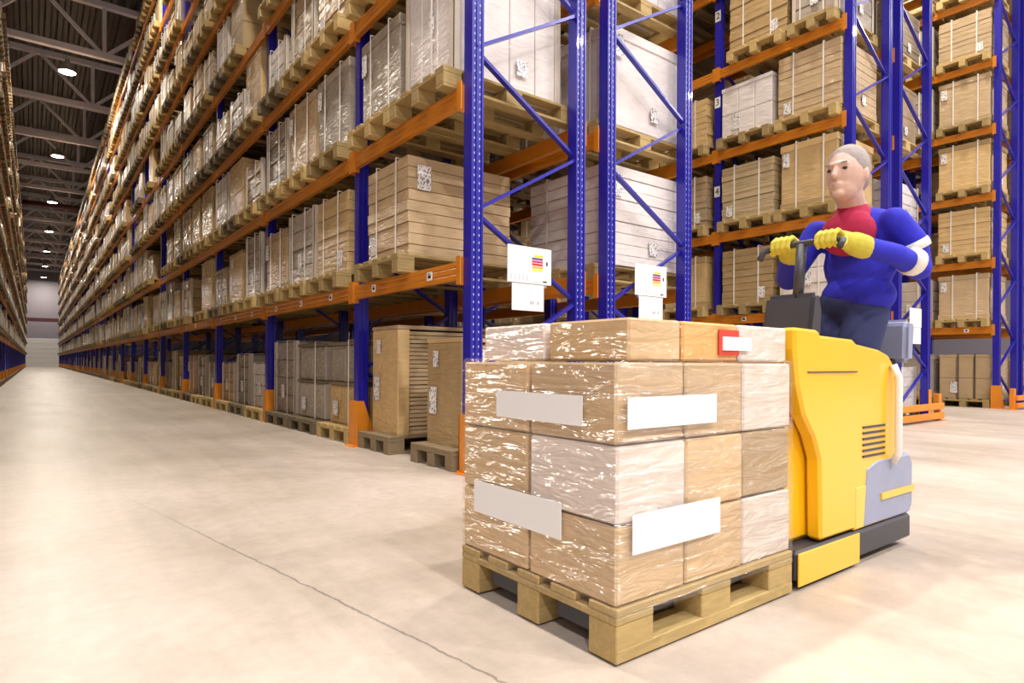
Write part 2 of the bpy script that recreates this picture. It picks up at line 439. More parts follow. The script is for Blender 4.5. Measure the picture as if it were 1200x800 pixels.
# ------------------------------------------------------------------ rack parts
def post_mesh():
    # channel upright .10 (x) by .10 (y) with a shallow groove in two faces; local axis at its centre
    a = .048; g = .008
    pts = [(-a,-a),(-.034,-a),(-.034,-a+g),(-.010,-a+g),(-.010,-a),(.010,-a),(.010,-a+g),(.034,-a+g),(.034,-a),(a,-a),(a,a),(.02,a),(.02,a-.03),(-.02,a-.03),(-.02,a),(-a,a)]
    return MB().prism(pts, 0, ZTOP).mesh('post', BLUE_P)
POST = post_mesh()
POST_PLAIN = POST.copy(); POST_PLAIN.materials[0] = BLUE
def foot_mesh():
    b = MB().box(-.06,.06,-.06,.06,0,.008)
    for sx in (-1,1): b.lathe([(.012,.008),(.012,.02)],6,c=(sx*.04,-.052,0))
    return b.mesh('base_plate', BLUE)
FOOT = foot_mesh()
def brace_list(d, outer_first):
    """zigzag between the two posts. local x 0..d. outer post nodes .68+1.1n, inner 1.22+1.1n"""
    out = []; z = .68; n = 0
    L = [(.048,.12),(d-.048,.12)]
    a = (.05,.68); 
    pts = [(d-.05,.13)]
    for i in range(9):
        pts.append((.05,.68+1.1*i)); pts.append((d-.05,1.22+1.1*i))
    if not outer_first: pts = [(d-x,z) for x,z in pts]
    pts = [p for p in pts if p[1] < ZTOP-.1]
    return [((.05,.13),(d-.05,.13))] + [(pts[i],pts[i+1]) for i in range(len(pts)-1)]
def brace_mesh(a, b, i):
    m = MB(); y = .012*(1 if i%2 else -1)
    m.bar((a[0],y,a[1]),(b[0],y,b[1]),.022,.042, up=(0,1,0))
    for p in (a,b):
        m.tube([(p[0],-.052,p[1]),(p[0],.03,p[1])],.011,8)
    return m.mesh('brace', BLUE)

GUARD_H = .40
def guard_plain():
    b = MB(); h = GUARD_H
    b.box(-.066,-.052,-.064,.064,0,h); b.box(-.066,.05,-.064,-.056,0,h); b.box(-.066,.05,.056,.064,0,h)
    b.box(-.10,.05,-.066,.066,0,.006)
    for y in (-.045,.045): b.lathe([(.010,.006),(.010,.018)],6,c=(-.083,y,0))
    return b.mesh('upright_guard', ORANGE_G)
def guard_mesh():
    """orange bolted upright guard, front plate to the aisle and a wing that splays to its foot"""
    b = MB()
    lo = [(-.10,-.17),(.06,-.17),(.06,.075),(-.10,.075)]
    b.prism([(-.085,-.065),(-.052,-.065),(-.052,.062),(-.085,.062)],0,GUARD_H)
    # splayed wing: quad plate 6 mm thick
    b.add([(-.085,-.13,0),(-.079,-.13,0),(-.079,-.055,0),(-.085,-.055,0),(-.085,-.085,GUARD_H),(-.079,-.085,GUARD_H),(-.079,-.055,GUARD_H),(-.085,-.055,GUARD_H)],
          [(0,3,2,1),(4,5,6,7),(0,1,5,4),(1,2,6,5),(2,3,7,6),(3,0,4,7)])
    b.add([(-.085,-.066,0),(.14,-.066,0),(.14,-.056,0),(-.085,-.056,0),(-.085,-.066,GUARD_H),(.0,-.066,GUARD_H),(.0,-.056,GUARD_H),(-.085,-.056,GUARD_H)],
          [(0,3,2,1),(4,5,6,7),(0,1,5,4),(1,2,6,5),(2,3,7,6),(3,0,4,7)])
    b.box(-.13,.15,-.135,.066,.0,.006)
    for (x,y) in ((-.11,-.11),(-.11,.045),(.09,-.09)): b.lathe([(.012,.006),(.012,.02)],6,c=(x,y,0))
    return b
GUARD_M = guard_mesh().mesh('upright_guard', ORANGE_G); GUARD_P = guard_plain()

beam_cache = {}
def beam_mesh(L, s):
    """beam along y, s = outward x direction; local origin at its start, on the post face"""
    key = (round(L,3), s)
    if key in beam_cache: return beam_cache[key]
    b = MB()
    o = s
    # stepped box section with two pressed lines
    pr = [(0,0),(o*.045,0),(o*.045,.030),(o*.040,.036),(o*.040,.045),(o*.045,.051),(o*.045,.075),(o*.040,.081),(o*.040,.09),(o*.045,.096),(o*.045,.12),(0,.12)]
    if o > 0: b.prism_y(pr, .05, L-.05)
    else: b.prism_y(pr[::-1], .05, L-.05)
    for y in (.0, L):       # end brackets hooked on the posts
        yy = y + (.05 if y == 0 else -.05)
        x0,x1 = sorted((o*.0, o*.052))
        b.box(x0,x1, yy-.006, yy+.006, -.035, .155)
        x0,x1 = sorted((o*.048, o*.056))
        b.box(x0,x1, min(yy, y+(.0 if y==0 else 0)), max(yy, y), -.035, .155)
    me = b.mesh('beam', ORANGE); beam_cache[key] = me
    return me
BLAB = MB().box(-.004,0,-.035,.035,-.03,.03,0).box(-.005,-.004,-.02,.02,-.015,.008,1).box(-.005,-.004,-.012,.022,.014,.020,1).mesh('location_label',[SIGNW,BLACK])

def rack(name_label, xf, xb, face, ylist, full, group, beams_back=True, guards='front', endmost=True):
    """one bolted row of pallet racking. face = -1 when the aisle is on the -x side"""
    r = empty('pallet_rack', ((xf+xb)/2, Y0, 0)); tag(r, name_label, 'pallet rack', group)
    cx, cy = (xf+xb)/2, Y0
    x0, x1 = min(xf,xb), max(xf,xb); d = x1-x0
    posts = (x0+.048, x1-.048)
    bl = [((a[0],a[1]),(b[0],b[1])) for a,b in brace_list(d, face < 0)]
    bms = [brace_mesh(a,b,i) for i,(a,b) in enumerate(bl)]
    # one mesh per far frame
    far = MB()
    for px in (.048, d-.048):
        far.box(px-.048,px+.048,-.048,.048,0,ZTOP)
    for a,b in bl: far.bar((a[0],0,a[1]),(b[0],0,b[1]),.022,.04,up=(0,1,0))
    farm = far.mesh('upright_frame', BLUE)
    nb = 0; rest = MB()
    for k,y in enumerate(ylist):
        if k < full:
            fr = empty('upright_frame', (x0-cx, y-cy, 0)); fr.parent = r
            for px in (.048, d-.048):
                inst('post', POST if k==0 else POST_PLAIN, fr, (px,0,0)); inst('base_plate', FOOT, fr, (px,0,0))
            for i,m in enumerate(bms):
                if proj(x0, y, min(bl[i][0][1], bl[i][1][1])) and 425-F*(min(bl[i][0][1],bl[i][1][1])-EYE)/proj(x0,y,0)[2] > -60 or k == 0:
                    inst('brace', m, fr)
                else:
                    pass
        else:
            inst('upright_frame', farm, r, (x0-cx, y-cy, 0))
        if guards:
            g = inst('upright_guard', GUARD_M if (k==1 and xf<3 and face<0) or (xf>13 and k==0 and face<0) else GUARD_P, r, ((posts[0] if face<0 else posts[1])-cx, y-cy, 0))
            if face > 0: g.scale = (-1,1,1)
    cand = []
    for k in range(len(ylist)-1):
        for n,zb in enumerate(ZB):
            for side in (-1,1):
                px = posts[0] if side<0 else posts[1]
                x = px + side*.048
                pr = proj(x, ylist[k]+.5, zb)
                vis = pr is not None and -80 < pr[0] < 1280 and -60 < pr[1] < 800
                score = (2 if side == face else 1)/(pr[2] if pr else 99) + (1 if vis else -1)
                cand.append((-score, k, n, side, x, zb))
    cand.sort()
    for i,(sc,k,n,side,x,zb) in enumerate(cand):
        L = ylist[k+1]-ylist[k]
        if i < 100:
            bo = inst('beam', beam_mesh(L, side), r, (x-cx, ylist[k]-cy, zb))
            if side == face and n == 0 and k < 4:
                ns = 2 if k == 0 else 3
                for j in range(ns):
                    yy = [.42,1.35][j] if k == 0 else .5+.85*j
                    lb = inst('location_label', BLAB, bo, (side*.045, yy, .06))
                    if side > 0: lb.scale = (-1,1,1)
        else:
            ox = x-cx; y0 = ylist[k]-cy
            xa, xb_ = sorted((ox, ox+side*.045))
            rest.box(xa, xb_, y0+.05, y0+L-.05, zb, zb+BH)
            xa, xb_ = sorted((ox+side*.045, ox+side*.054))
            for q in (y0, y0+L): rest.box(xa,xb_,q-.05,q+.05,zb-.035,zb+.155)
    if rest.v:
        ro = rest.build('beam', ORANGE, r); ro['kind'] = 'stuff'
    return r

YL = [fy(k) for k in range(NB)]
GR = 'blue and orange pallet rack rows'
ROWS = {
 'long':   dict(xf=2.31, xb=3.36, face=-1, n=NB, full=7, desc='long aisle rack'),
 'back':   dict(xf=4.68, xb=3.60, face=1, n=7, full=4, desc='second rack back to back'),
 'third':  dict(xf=7.78, xb=8.90, face=-1, n=7, full=3, desc='rack behind the operator'),
 'fourth': dict(xf=10.24, xb=9.14, face=1, n=5, full=2, desc='rack with the low barrier'),
 'fifth':  dict(xf=13.33, xb=14.43, face=-1, n=5, full=2, desc='rack past the barrier'),
 'sixth':  dict(xf=15.75, xb=14.66, face=1, n=5, full=1, desc='rack at the photo edge'),
 'across': dict(xf=-.78, xb=-1.86, face=1, n=NB, full=0, desc='rack across the long aisle'),
}
labels = {
 'long': 'long blue and orange rack along the open aisle, larger white sign on its end',
 'back': 'blue and orange pallet rack directly behind the long one, with the second white sign',
 'third': 'blue and orange pallet rack behind the operator, post marked with small numbers',
 'fourth': 'blue and orange pallet rack with a narrow white sign, behind the low orange barrier',
 'fifth': 'blue and orange pallet rack standing past the low barrier, single loads in view',
 'sixth': 'blue rack cut off by the edge of the photo, behind the second barrier',
 'across': 'pallet rack across the open aisle, seen as a thin sliver of loads',
}
RK = {}
for key, q in ROWS.items():
    RK[key] = rack(labels[key], q['xf'], q['xb'], q['face'], YL[:q['n']], q['full'], GR)

# numbers on the post of the third rack
def text_child(s, size, loc, rot, mat, parent, name='number'):
    cu = bpy.data.curves.new(name,'FONT'); cu.body = s; cu.size = size; cu.align_x='CENTER'; cu.align_y='CENTER'; cu.extrude=.0008
    cu.materials.append(mat)
    t = bpy.data.objects.new('tmp', cu); COL.objects.link(t); bpy.context.view_layer.update()
    me = bpy.data.meshes.new_from_object(t.evaluated_get(bpy.context.evaluated_depsgraph_get())); bpy.data.objects.remove(t)
    o = bpy.data.objects.new(name, me); link(o, parent); o.location = loc; o.rotation_euler = rot
    return o
cx3 = (7.78+8.90)/2
for s,z in (('2',5.74),('3',4.50),('4',3.22)):
    pl = MB().box(-.003,0,-.045,.045,-.075,.075).build('level_plate', SIGNW, RK['third'], loc=(7.78-cx3, fy(1)-Y0, z))
    text_child(s, .13, (-.004,0,0), (PI/2,0,-PI/2), BLACK, pl)

# ------------------------------------------------------------------ loads
def pallet_mb(b=None, m=0, d=1.2, w=.8):
    b = b or MB(); hx, hy = d/2, w/2
    for y in (-hy+.05, 0, hy-.05):
        b.box(-hx,hx,y-.05,y+.05,0,.022,m)                       # bottom boards
        for x in (-hx+.0725, 0, hx-.0725):
            b.box(x-.0725,x+.0725,y-.049,y+.049,.022,.100,m)     # blocks
    for x in (-hx+.0725, 0, hx-.0725): b.box(x-.0725,x+.0725,-hy,hy,.100,.122,m)
    for i in range(5):
        y = -hy+.06+i*(2*hy-.12)/4
        b.box(-hx,hx,y-.055,y+.055,.122,.144,m)
    return b
def small_pallet(b, m, ox=0, oy=0, oz=0):
    for y in (-.35,0,.35): b.box(ox-.6,ox+.6,oy+y-.05,oy+y+.05,oz,oz+.1,m)
    b.box(ox-.6,ox+.6,oy-.4,oy+.4,oz+.1,oz+.144,m)
PAL = {}
def pallet_mesh(w, light):
    k = (w, light)
    if k not in PAL: PAL[k] = pallet_mb(w=w).mesh('pallet', PINE_LIGHT if light else PINE, bevel=.003)
    return PAL[k]

PB = .145    # cargo starts above the pallet
def cargo_parts(kind, w, d, h, s, seed, mat):
    """list of (part name, MB, materials, bevel). s = aisle side in x. Front face at s*d/2."""
    rr = random.Random(seed); P = []
    hx, hy, z0, z1 = d/2, w/2, PB, PB+h
    def strap(y, m=STRAP, wd=.018):
        b = MB(); t = .004
        b.box(-hx-t-.012,-hx-.012,y-wd/2,y+wd/2,z0-.02,z1+.012); b.box(hx+.012,hx+t+.012,y-wd/2,y+wd/2,z0-.02,z1+.012)
        b.box(-hx-t-.012,hx+t+.012,y-wd/2,y+wd/2,z1+.012,z1+.012+t); P.append(('strap', b, m, 0))
    def strap_x(x, m=STRAP, wd=.018):
        b = MB(); t = .004
        b.box(x-wd/2,x+wd/2,-hy-t-.012,-hy-.012,z0-.02,z1+.012); b.box(x-wd/2,x+wd/2,hy+.012,hy+t+.012,z0-.02,z1+.012)
        b.box(x-wd/2,x+wd/2,-hy-t-.012,hy+t+.012,z1+.012,z1+.012+t); P.append(('strap', b, m, 0))
    def label(y, z, lw=.1, lh=.15):
        b = MB(); x = s*(hx+.014); b.box(min(x,x-s*.003),max(x,x-s*.003),y-lw/2,y+lw/2,z-lh/2,z+lh/2); P.append(('label', b, PAPER, 0))
    if kind == 'layered':
        n = max(5, int(h/.085)); b = MB(); hh = h/n
        for i in range(n):
            j = rr.uniform(-.006,.006); k = rr.uniform(-.006,.006)
            b.box(-hx+j,hx+j,-hy+k,hy+k,z0+i*hh,z0+(i+1)*hh-.004)
            # inset filler in the gap between two layers
            b.box(-hx+.02,hx-.02,-hy+.02,hy-.02,z0+(i+1)*hh-.006,z0+(i+1)*hh)
        P.append(('carton_stack', b, mat, .006)); strap(-w*.24); strap(w*.24)
        label(-w*.3 if rr.random()<.5 else w*.34, z0+.14)
    elif kind == 'capped':
        b = MB(); b.box(-hx+.012,hx-.012,-hy+.012,hy-.012,z0+.02,z1-.02); P.append(('carton', b, mat, .004))
        b = MB(); b.box(-hx,hx,-hy,hy,z1-.09,z1); P.append(('lid', b, mat, .006))
        b = MB(); b.box(-hx,hx,-hy,hy,z0,z0+.09); P.append(('tray', b, mat, .006))
        strap(-w*.27); strap(w*.2); label(w*.38, z1-.2, .09, .18)
    elif kind == 'grid':
        ny = 3 if w > .7 else 2; nx = 3; nz = 2; g = .004
        b = MB()
        for i in range(nx):
            for j in range(ny):
                for k in range(nz):
                    b.box(-hx+i*d/nx+g,-hx+(i+1)*d/nx-g,-hy+j*w/ny+g,-hy+(j+1)*w/ny-g,z0+k*(h-.05)/nz,z0+(k+1)*(h-.05)/nz-g)
        P.append(('carton_stack', b, mat, .006))
        b = MB(); b.box(-hx-.004,hx+.004,-hy-.004,hy+.004,z1-.055,z1); P.append(('lid', b, mat, .006))
        label(w*.2, z0+.2, .12, .2)
        if mat is TAN: strap(-w*.2, DARKSTRAP); strap(w*.12, DARKSTRAP)
    elif kind == 'wrapped':
        b = MB(); n = 4
        for i in range(n):
            j = rr.uniform(-.008,.008)
            b.box(-hx+.01+j,hx-.01,-hy+.01,hy-.01+j,z0+i*h/n,z0+(i+1)*h/n-.005)
        P.append(('carton_stack', b, mat, .01))
        for sx in (-1,1):
            for sy in (-1,1):
                c = MB(); X = sx*hx; Y = sy*hy
                c.box(min(X,X-sx*.05),max(X,X-sx*.05),min(Y,Y-sy*.005),max(Y,Y-sy*.005),z0-.02,z1+.005)
                c.box(min(X,X-sx*.005),max(X,X-sx*.005),min(Y,Y-sy*.05),max(Y,Y-sy*.05),z0-.02,z1+.005)
                P.append(('corner_guard', c, GUARD, 0))
        strap(-w*.2); strap(w*.3); label(0, z0+.25, .1, .16)
    elif kind == 'panels':      # flat boards packed upright in a carton sleeve
        b = MB(); n = int(h/.036); q_ = (h-.03)/n
        for i in range(n):
            j = rr.uniform(0,.014)
            b.box(-hx+.02,hx-.02,-hy+.012+j,hy-.012-j,z0+i*q_,z0+(i+1)*q_-.005)
        P.append(('carton_stack', b, mat, .003))
        for sx in (-1,1):
            c = MB(); X = sx*hx; c.box(min(X,X-sx*.11),max(X,X-sx*.11),-hy,hy,z0-.03,z1-.02); P.append(('end_sleeve', c, GOLD if mat is not GREY else TAN, .006))
        c = MB(); c.box(-hx-.004,hx+.004,-hy-.004,hy+.004,z1-.02,z1+.012); P.append(('lid', c, mat, .004))
        label(w*.2, z0+h*.82, .07, .12); label(w*.28, z0+h*.42, .1, .2)
    elif kind == 'upright':     # tall cartons side by side, pale corner boards, film
        b = MB(); n = 4; m_ = 3
        for i in range(n):
            for j in range(m_):
                b.box(-hx+.01+i*(d-.02)/n+.003,-hx+.01+(i+1)*(d-.02)/n-.003,-hy+.008+j*(w-.016)/m_+.003,-hy+.008+(j+1)*(w-.016)/m_-.003,z0,z1-rr.uniform(0,.012))
        P.append(('carton_stack', b, mat, .006))
        for sx in (-1,1):
            for sy in (-1,1):
                c = MB(); X = sx*hx; Y = sy*hy
                c.box(min(X,X-sx*.06),max(X,X-sx*.06),min(Y,Y-sy*.005),max(Y,Y-sy*.005),z0-.02,z1+.005)
                c.box(min(X,X-sx*.005),max(X,X-sx*.005),min(Y,Y-sy*.06),max(Y,Y-sy*.06),z0-.02,z1+.005)
                P.append(('corner_guard', c, GUARD, 0))
        strap(-w*.1); label(-w*.1, z0+h*.5, .06, .16)
    elif kind == 'double':      # two wrapped bundles, one on the other
        hh = h*.47
        b = MB(); 
        for i in range(3): b.box(-hx+.02,hx-.02,-hy+i*w/3+.004,-hy+(i+1)*w/3-.004,z0,z0+hh)
        P.append(('carton_stack', b, mat, .008))
        b = MB().box(-hx,hx,-hy,hy,z0+hh,z0+hh+.03); b.box(-hx,hx,-hy,hy,z1-.03,z1); P.append(('divider_board', b, PINE, 0))
        b = MB()
        for i in range(2): b.box(-hx+.03,hx-.03,-hy+i*w/2+.01,-hy+(i+1)*w/2-.01,z0+hh+.03,z1-.03)
        P.append(('carton_stack', b, GREY, .01)); strap(-w*.25); label(w*.2, z0+.15, .12, .14)
    return P
KW = {'layered':'strapped layered carton stack','capped':'big lidded strapped carton','grid':'block of square cartons','wrapped':'film-wrapped carton stack with corner boards','panels':'upright flat-pack bundle','double':'two-tier wrapped bundle'}
MW = {TAN.name:'tan',GOLD.name:'golden brown',GREY.name:'greyish brown',WHITE.name:'whitish',SLAB.name:'brown lined'}

slots = []   # dict(row, bay, slot, lev, x, y, z, w, d, h, kind, mat, light)
FIX = {  # (row, bay, level): list of (slot centre y or None, w, h, kind, mat, light) ; level -1 = floor
 ('long',0,-1): [(3.93,.48,.77,'panels',GOLD,0),(4.895,.48,.90,'panels',TAN,0)],
 ('long',0,0): [(4.64,.72,.77,'layered',TAN,1)],
 ('long',0,1): [(3.99,.70,.88,'upright',WHITE,1),(4.80,.72,.76,'capped',GREY,1)],
 ('long',1,-1): [(5.82,.72,.80,'double',GOLD,1),(6.72,.78,.80,'double',GREY,0),(7.60,.78,.84,'wrapped',GREY,0)],
 ('long',1,0): [(5.83,.76,.76,'layered',GOLD,1),(6.71,.80,.78,'wrapped',GREY,1),(7.59,.78,.70,'capped',TAN,1)],
 ('long',1,1): [(5.83,.80,.80,'capped',GREY,1),(6.71,.80,.80,'capped',TAN,1),(7.59,.76,.78,'wrapped',GREY,1)],
 ('back',0,-1): [(4.0,.76,.80,'grid',WHITE,1),(4.86,.72,.72,'wrapped',GREY,0)],
 ('back',0,0): [(4.12,.98,.84,'layered',WHITE,1)],
 ('back',0,1): [(4.02,.80,.83,'capped',WHITE,1),(4.86,.74,.70,'capped',TAN,0)],
 ('back',0,2): [(4.02,.80,.83,'grid',WHITE,1)],
 ('third',0,0): [(3.99,.74,.78,'wrapped',WHITE,1),(4.84,.76,.76,'layered',GOLD,1)],
 ('third',0,1): [(3.99,.74,.84,'capped',GOLD,1),(4.84,.78,.76,'layered',SLAB,1)],
 ('third',0,2): [(3.99,.80,.82,'layered',TAN,1),(4.86,.76,.72,'grid',WHITE,1)],
 ('third',0,3): [(3.92,.59,.80,'wrapped',GREY,1),(4.70,.84,.80,'layered',GOLD,1)],
 ('third',1,0): [(5.86,.74,.74,'capped',GOLD,1)],
 ('third',1,1): [(5.86,.74,.74,'layered',TAN,1),(6.72,.74,.70,'capped',TAN,1)],
 ('third',1,2): [(5.86,.74,.70,'layered',GOLD,1)],
 ('third',1,3): [],
 ('fifth',0,-1): [(4.00,.80,.80,'grid',TAN,1),(4.86,.74,.80,'capped',GREY,0)],
 ('fifth',0,0): [(4.00,.78,.80,'capped',TAN,1),(4.86,.74,.76,'wrapped',GREY,1)],
 ('fifth',0,1): [(4.00,.78,.80,'layered',GOLD,1)],
 ('fifth',0,2): [(4.00,.80,.82,'capped',GOLD,1)],
 ('fifth',0,3): [(4.00,.80,.82,'capped',TAN,1),(4.86,.74,.8,'wrapped',GREY,1)],
 ('fifth',0,4): [(4.00,.80,.78,'layered',TAN,1),(4.86,.74,.8,'wrapped',GREY,1)],
}
VAR = [('layered',TAN),('layered',GOLD),('capped',TAN),('capped',GREY),('wrapped',GREY),('wrapped',TAN),('grid',TAN),('grid',GOLD),('layered',SLAB),('wrapped',WHITE),('panels',TAN)]
for key,q in ROWS.items():
    xm = q['xf'] - q['face']*.45
    for bay in range(q['n']-1):
        ya, yb = fy(bay), fy(bay+1)
        for lev in range(-1, 8):
            z = 0.0 if lev < 0 else ZB[lev]+BH+.001
            fx = FIX.get((key,bay,lev))
            if fx is None:
                ns = 2 if bay == 0 else 3; fx = []
                step = (yb-ya-.1)/ns
                for s in range(ns):
                    if R_.random() < (.14 if lev >= 0 else .12): continue
                    kd, mt = VAR[R_.randrange(len(VAR))]
                    w = R_.choice((.64,.70,.76)); h = R_.choice((.58,.70,.82))
                    if lev == 7: h = .62
                    yc = ya+.05+step*(s+.5)+R_.uniform(-.010,.010)
                    fx.append((yc,w,h,kd,mt,R_.random()<.55))
            for (yc,w,h,kd,mt,lt) in fx:
                s = 0 if len(fx)==1 and yc<ya+1 else int((yc-ya)/((yb-ya)/(2 if bay==0 else 3)))
                slots.append(dict(row=key,bay=bay,lev=lev,slot=s,x=xm-(q['face']*.11 if lev<0 else 0),y=yc,z=z,w=w,h=h,kind=kd,mat=mt,light=lt,face=q['face'],d=.98))
def area(sl):
    hw = .4; us=[];vs=[]
    for dx in (-.6,.6):
        for dy in (-hw,hw):
            for zz in (sl['z'], sl['z']+.14+sl['h']):
                p = proj(sl['x']+dx, sl['y']+dy, zz)
                if p is None: return 0
                us.append(p[0]); vs.append(p[1])
    u0,u1 = max(0,min(us)),min(1200,max(us)); v0,v1 = max(0,min(vs)),min(800,max(vs))
    if u1<=u0 or v1<=v0: return 0
    a = (u1-u0)*(v1-v0)
    r, bay = sl['row'], sl['bay']
    if r == 'back': a *= 1 if bay == 0 else (.12 if bay == 1 and sl['lev'] < 2 else 0)
    if r == 'third': a *= 1 if bay == 0 else (.7 if bay == 1 and sl['slot']==0 else 0)
    if r == 'fourth': a *= .5 if bay == 0 and sl['slot']==0 else 0
    if r == 'fifth': a *= 1 if bay == 0 else 0
    if r == 'sixth': a *= .5 if bay == 0 and sl['slot']==0 else 0
    if r == 'across': a *= .35
    return a
for sl in slots: sl['a'] = area(sl)
slots.sort(key=lambda s: -s['a'])
N_THING = 296
CP = {}
def get_proto(sl, parts):
    key = (sl['kind'], sl['w'], sl['h'], sl['mat'].name, sl['face'], bool(sl['light']), parts)
    if key in CP: return CP[key]
    P = cargo_parts(sl['kind'], sl['w'], sl['d'], sl['h'], sl['face'], hash(key[:3]) & 255 if False else int(sl['w']*100+sl['h']*1000), sl['mat'])
    if parts:
        res = [(n, b.mesh(n, m, bevel=bv)) for n,b,m,bv in P]
    else:
        # one mesh with all the looks
        mats = []; B = MB()
        pm = PINE_LIGHT if sl['light'] else PINE
        mats.append(pm); pallet_mb(B, 0)
        for n,b,m,bv in P:
            if m not in mats: mats.append(m)
            mi = mats.index(m); base = len(B.v); B.v += b.v
            for f in b.f: B.f.append([base+i for i in f]); B.m.append(mi)
        res = B.mesh('pallet_load', mats)
    CP[key] = res
    return res
LV = ['standing on the floor','on the lowest shelf','on the second shelf','on the third shelf','on the fourth shelf','on the fifth shelf','on the sixth shelf','on the seventh shelf','on the eighth shelf']
POSN = {2:['near half','far half'],3:['near place','middle place','far place']}
seen_lab = {}
for i,sl in enumerate(slots[:N_THING]):
    if sl['a'] <= 0: continue
    rz = 0
    yoff = 0
    ns = 2 if sl['bay']==0 else 3
    place = POSN[ns][min(sl['slot'],ns-1)]
    short = {'long':'long aisle rack','back':'rack with second sign','third':'rack behind operator','fourth':'rack with low barrier','fifth':'rack past the barrier','sixth':'rack at photo edge','across':'rack across the aisle'}[sl['row']]
    kw = {'layered':'strapped layered cartons','capped':'lidded strapped carton','grid':'block of cartons','wrapped':'film-wrapped cartons','panels':'flat-pack bundle','double':'two-tier wrapped bundle','upright':'tall pale cartons with corner boards'}[sl['kind']]
    mw = {TAN.name:'tan',GOLD.name:'golden',GREY.name:'greyish',WHITE.name:'whitish',SLAB.name:'lined brown'}[sl['mat'].name]
    lv = ['floor level','lowest shelf','second shelf','third shelf','fourth shelf','fifth shelf','sixth shelf','seventh shelf','top shelf'][sl['lev']+1]
    lab = f"{mw} {kw}, {lv}, {ordi(sl['bay'])} bay {place}, {short}"
    q = seen_lab.get(lab, 0); seen_lab[lab] = q+1
    grp = f"pallet loads on the {short}"
    if i < 120:
        r = empty('pallet_load', (sl['x'], sl['y'], sl['z'])); tag(r, lab, 'pallet load', grp)
        pw = .96 if sl['w'] > .9 else .8
        if sl['w'] < .6: pw = .6
        inst('pallet', pallet_mesh(pw, bool(sl['light'])), r)
        for n,me in get_proto(sl, True): inst(n, me, r)
        if sl['bay']==0 and sl['slot']==0 or sl['row']=='long' and sl['bay']==0 and sl['lev']==0:
            yy = -sl['w']/2-.014
            MB().box(-.42,-.30,yy,yy+.003,PB+sl['h']-.26,PB+sl['h']-.07).build('label', PAPER, r)
            MB().box(.05,.15,yy,yy+.003,PB+.12,PB+.24).build('label', PAPER, r)
    else:
        o = inst('pallet_load', get_proto(sl, False), None, (sl['x'], sl['y'], sl['z'])); tag(o, lab, 'pallet load', grp)
# everything smaller in the picture
B = MB()
for sl in slots[N_THING:]:
    x,y,z,w,h,d = sl['x'],sl['y'],sl['z'],sl['w'],sl['h'],sl['d']
    small_pallet(B, 0, x, y, z)
    m = 1 if sl['mat'] in (TAN,GOLD,SLAB) else 2
    if sl['mat'] is WHITE: m = 3
    n = {'layered':5,'grid':2,'capped':1,'wrapped':1,'panels':1,'double':2,'upright':1}[sl['kind']]
    for i in range(n):
        B.box(x-d/2,x+d/2,y-w/2,y+w/2,z+PB+i*h/n,z+PB+(i+1)*h/n-(.006 if n>1 else 0),m)
    if sl['kind']=='capped': B.box(x-d/2-.01,x+d/2+.01,y-w/2-.01,y+w/2+.01,z+PB+h-.08,z+PB+h+.005,m)
    for s in (-.25,.25):
        xx = x+sl['face']*(d/2+.006); B.box(min(xx,xx+.004),max(xx,xx+.004),y+s*w-.008,y+s*w+.008,z+PB,z+PB+h,4)
o = B.build('distant_pallet_loads', [PINE,FT,FG,WHITE,STRAP])
tag(o, 'many small pallet loads packed far down the rack rows', 'pallet loads', kind='stuff')

# ------------------------------------------------------------------ signs
def big_sign(x0, x1, z0, z1, lx0, lx1, lz0, y, lab, rich=True):
    r = empty('aisle_sign', (x0, y, lz0)); tag(r, lab, 'sign', 'white signs on the rack ends')
    X = lambda v: v-x0; Zc = lambda v: v-lz0
    w = x1-x0; h = z1-z0
    MB().box(0,w,0,.006,Zc(z0),Zc(z1)).build('upper_board', SIGNW, r, bevel=.001)
    MB().box(X(lx0),X(lx1),0,.006,0,Zc(z0)-.006).build('lower_board', SIGNW, r, bevel=.001)
    MB().box(w*.1,w*.9,.006,.03,Zc(z0)-.02,Zc(z0)+.02).build('bracket', STEEL, r)
    if rich:
        cols = ['yellow','purple','magenta','red','orange','pale_yellow']
        bw = w*.25
        for i,c in enumerate(cols):
            zz = Zc(z1) - h*(.20+i*.078)
            xa = w*(.60 if i == 0 else .545)
            MB().box(xa,w*.545+bw,-.0015,0,zz-h*.058,zz).build('colour_bar', SIGN_COLS[c], r)
        MB().box(w*.875,w*.91,-.0015,0,Zc(z1)-h*.47,Zc(z1)-h*.36).build('printed_mark', BLACK, r)
        MB().box(w*.80,w*.89,-.0015,0,Zc(z0)+h*.06,Zc(z0)+h*.10).build('printed_mark', BLACK, r)
        for k in range(5): MB().box(w*(.06+.09*k),w*(.10+.09*k),-.001,0,Zc(z0)+h*.07,Zc(z0)+h*.24).build('printed_mark', plain('pale_print',(.62,.64,.70),.5), r)
        MB().box(w*.5,w*.78,-.001,0,Zc(z0)+h*.05,Zc(z0)+h*.06).build('printed_line', GREYP, r)
        lw = lx1-lx0; lh = z0-lz0
        for (a,b_) in ((.56,.62),(.64,.68),(.78,.84)):
            MB().box(X(lx0)+lw*a,X(lx0)+lw*b_,-.001,0,lh*.24,lh*.36).build('printed_mark', GREYP, r)
    return r
ye = Y0-.048-.02
big_sign(2.60,3.00,1.315,1.575,2.64,2.93,1.12,ye,'large white sign with coloured bars on the end of the long rack')
big_sign(3.91,4.31,1.315,1.575,3.96,4.26,1.12,ye,'white sign with coloured bars on the second rack end, one rack back')
big_sign(9.45,9.85,1.27,1.53,9.52,9.83,1.04,ye,'narrow-looking white sign on the rack end above the low orange barrier', False)

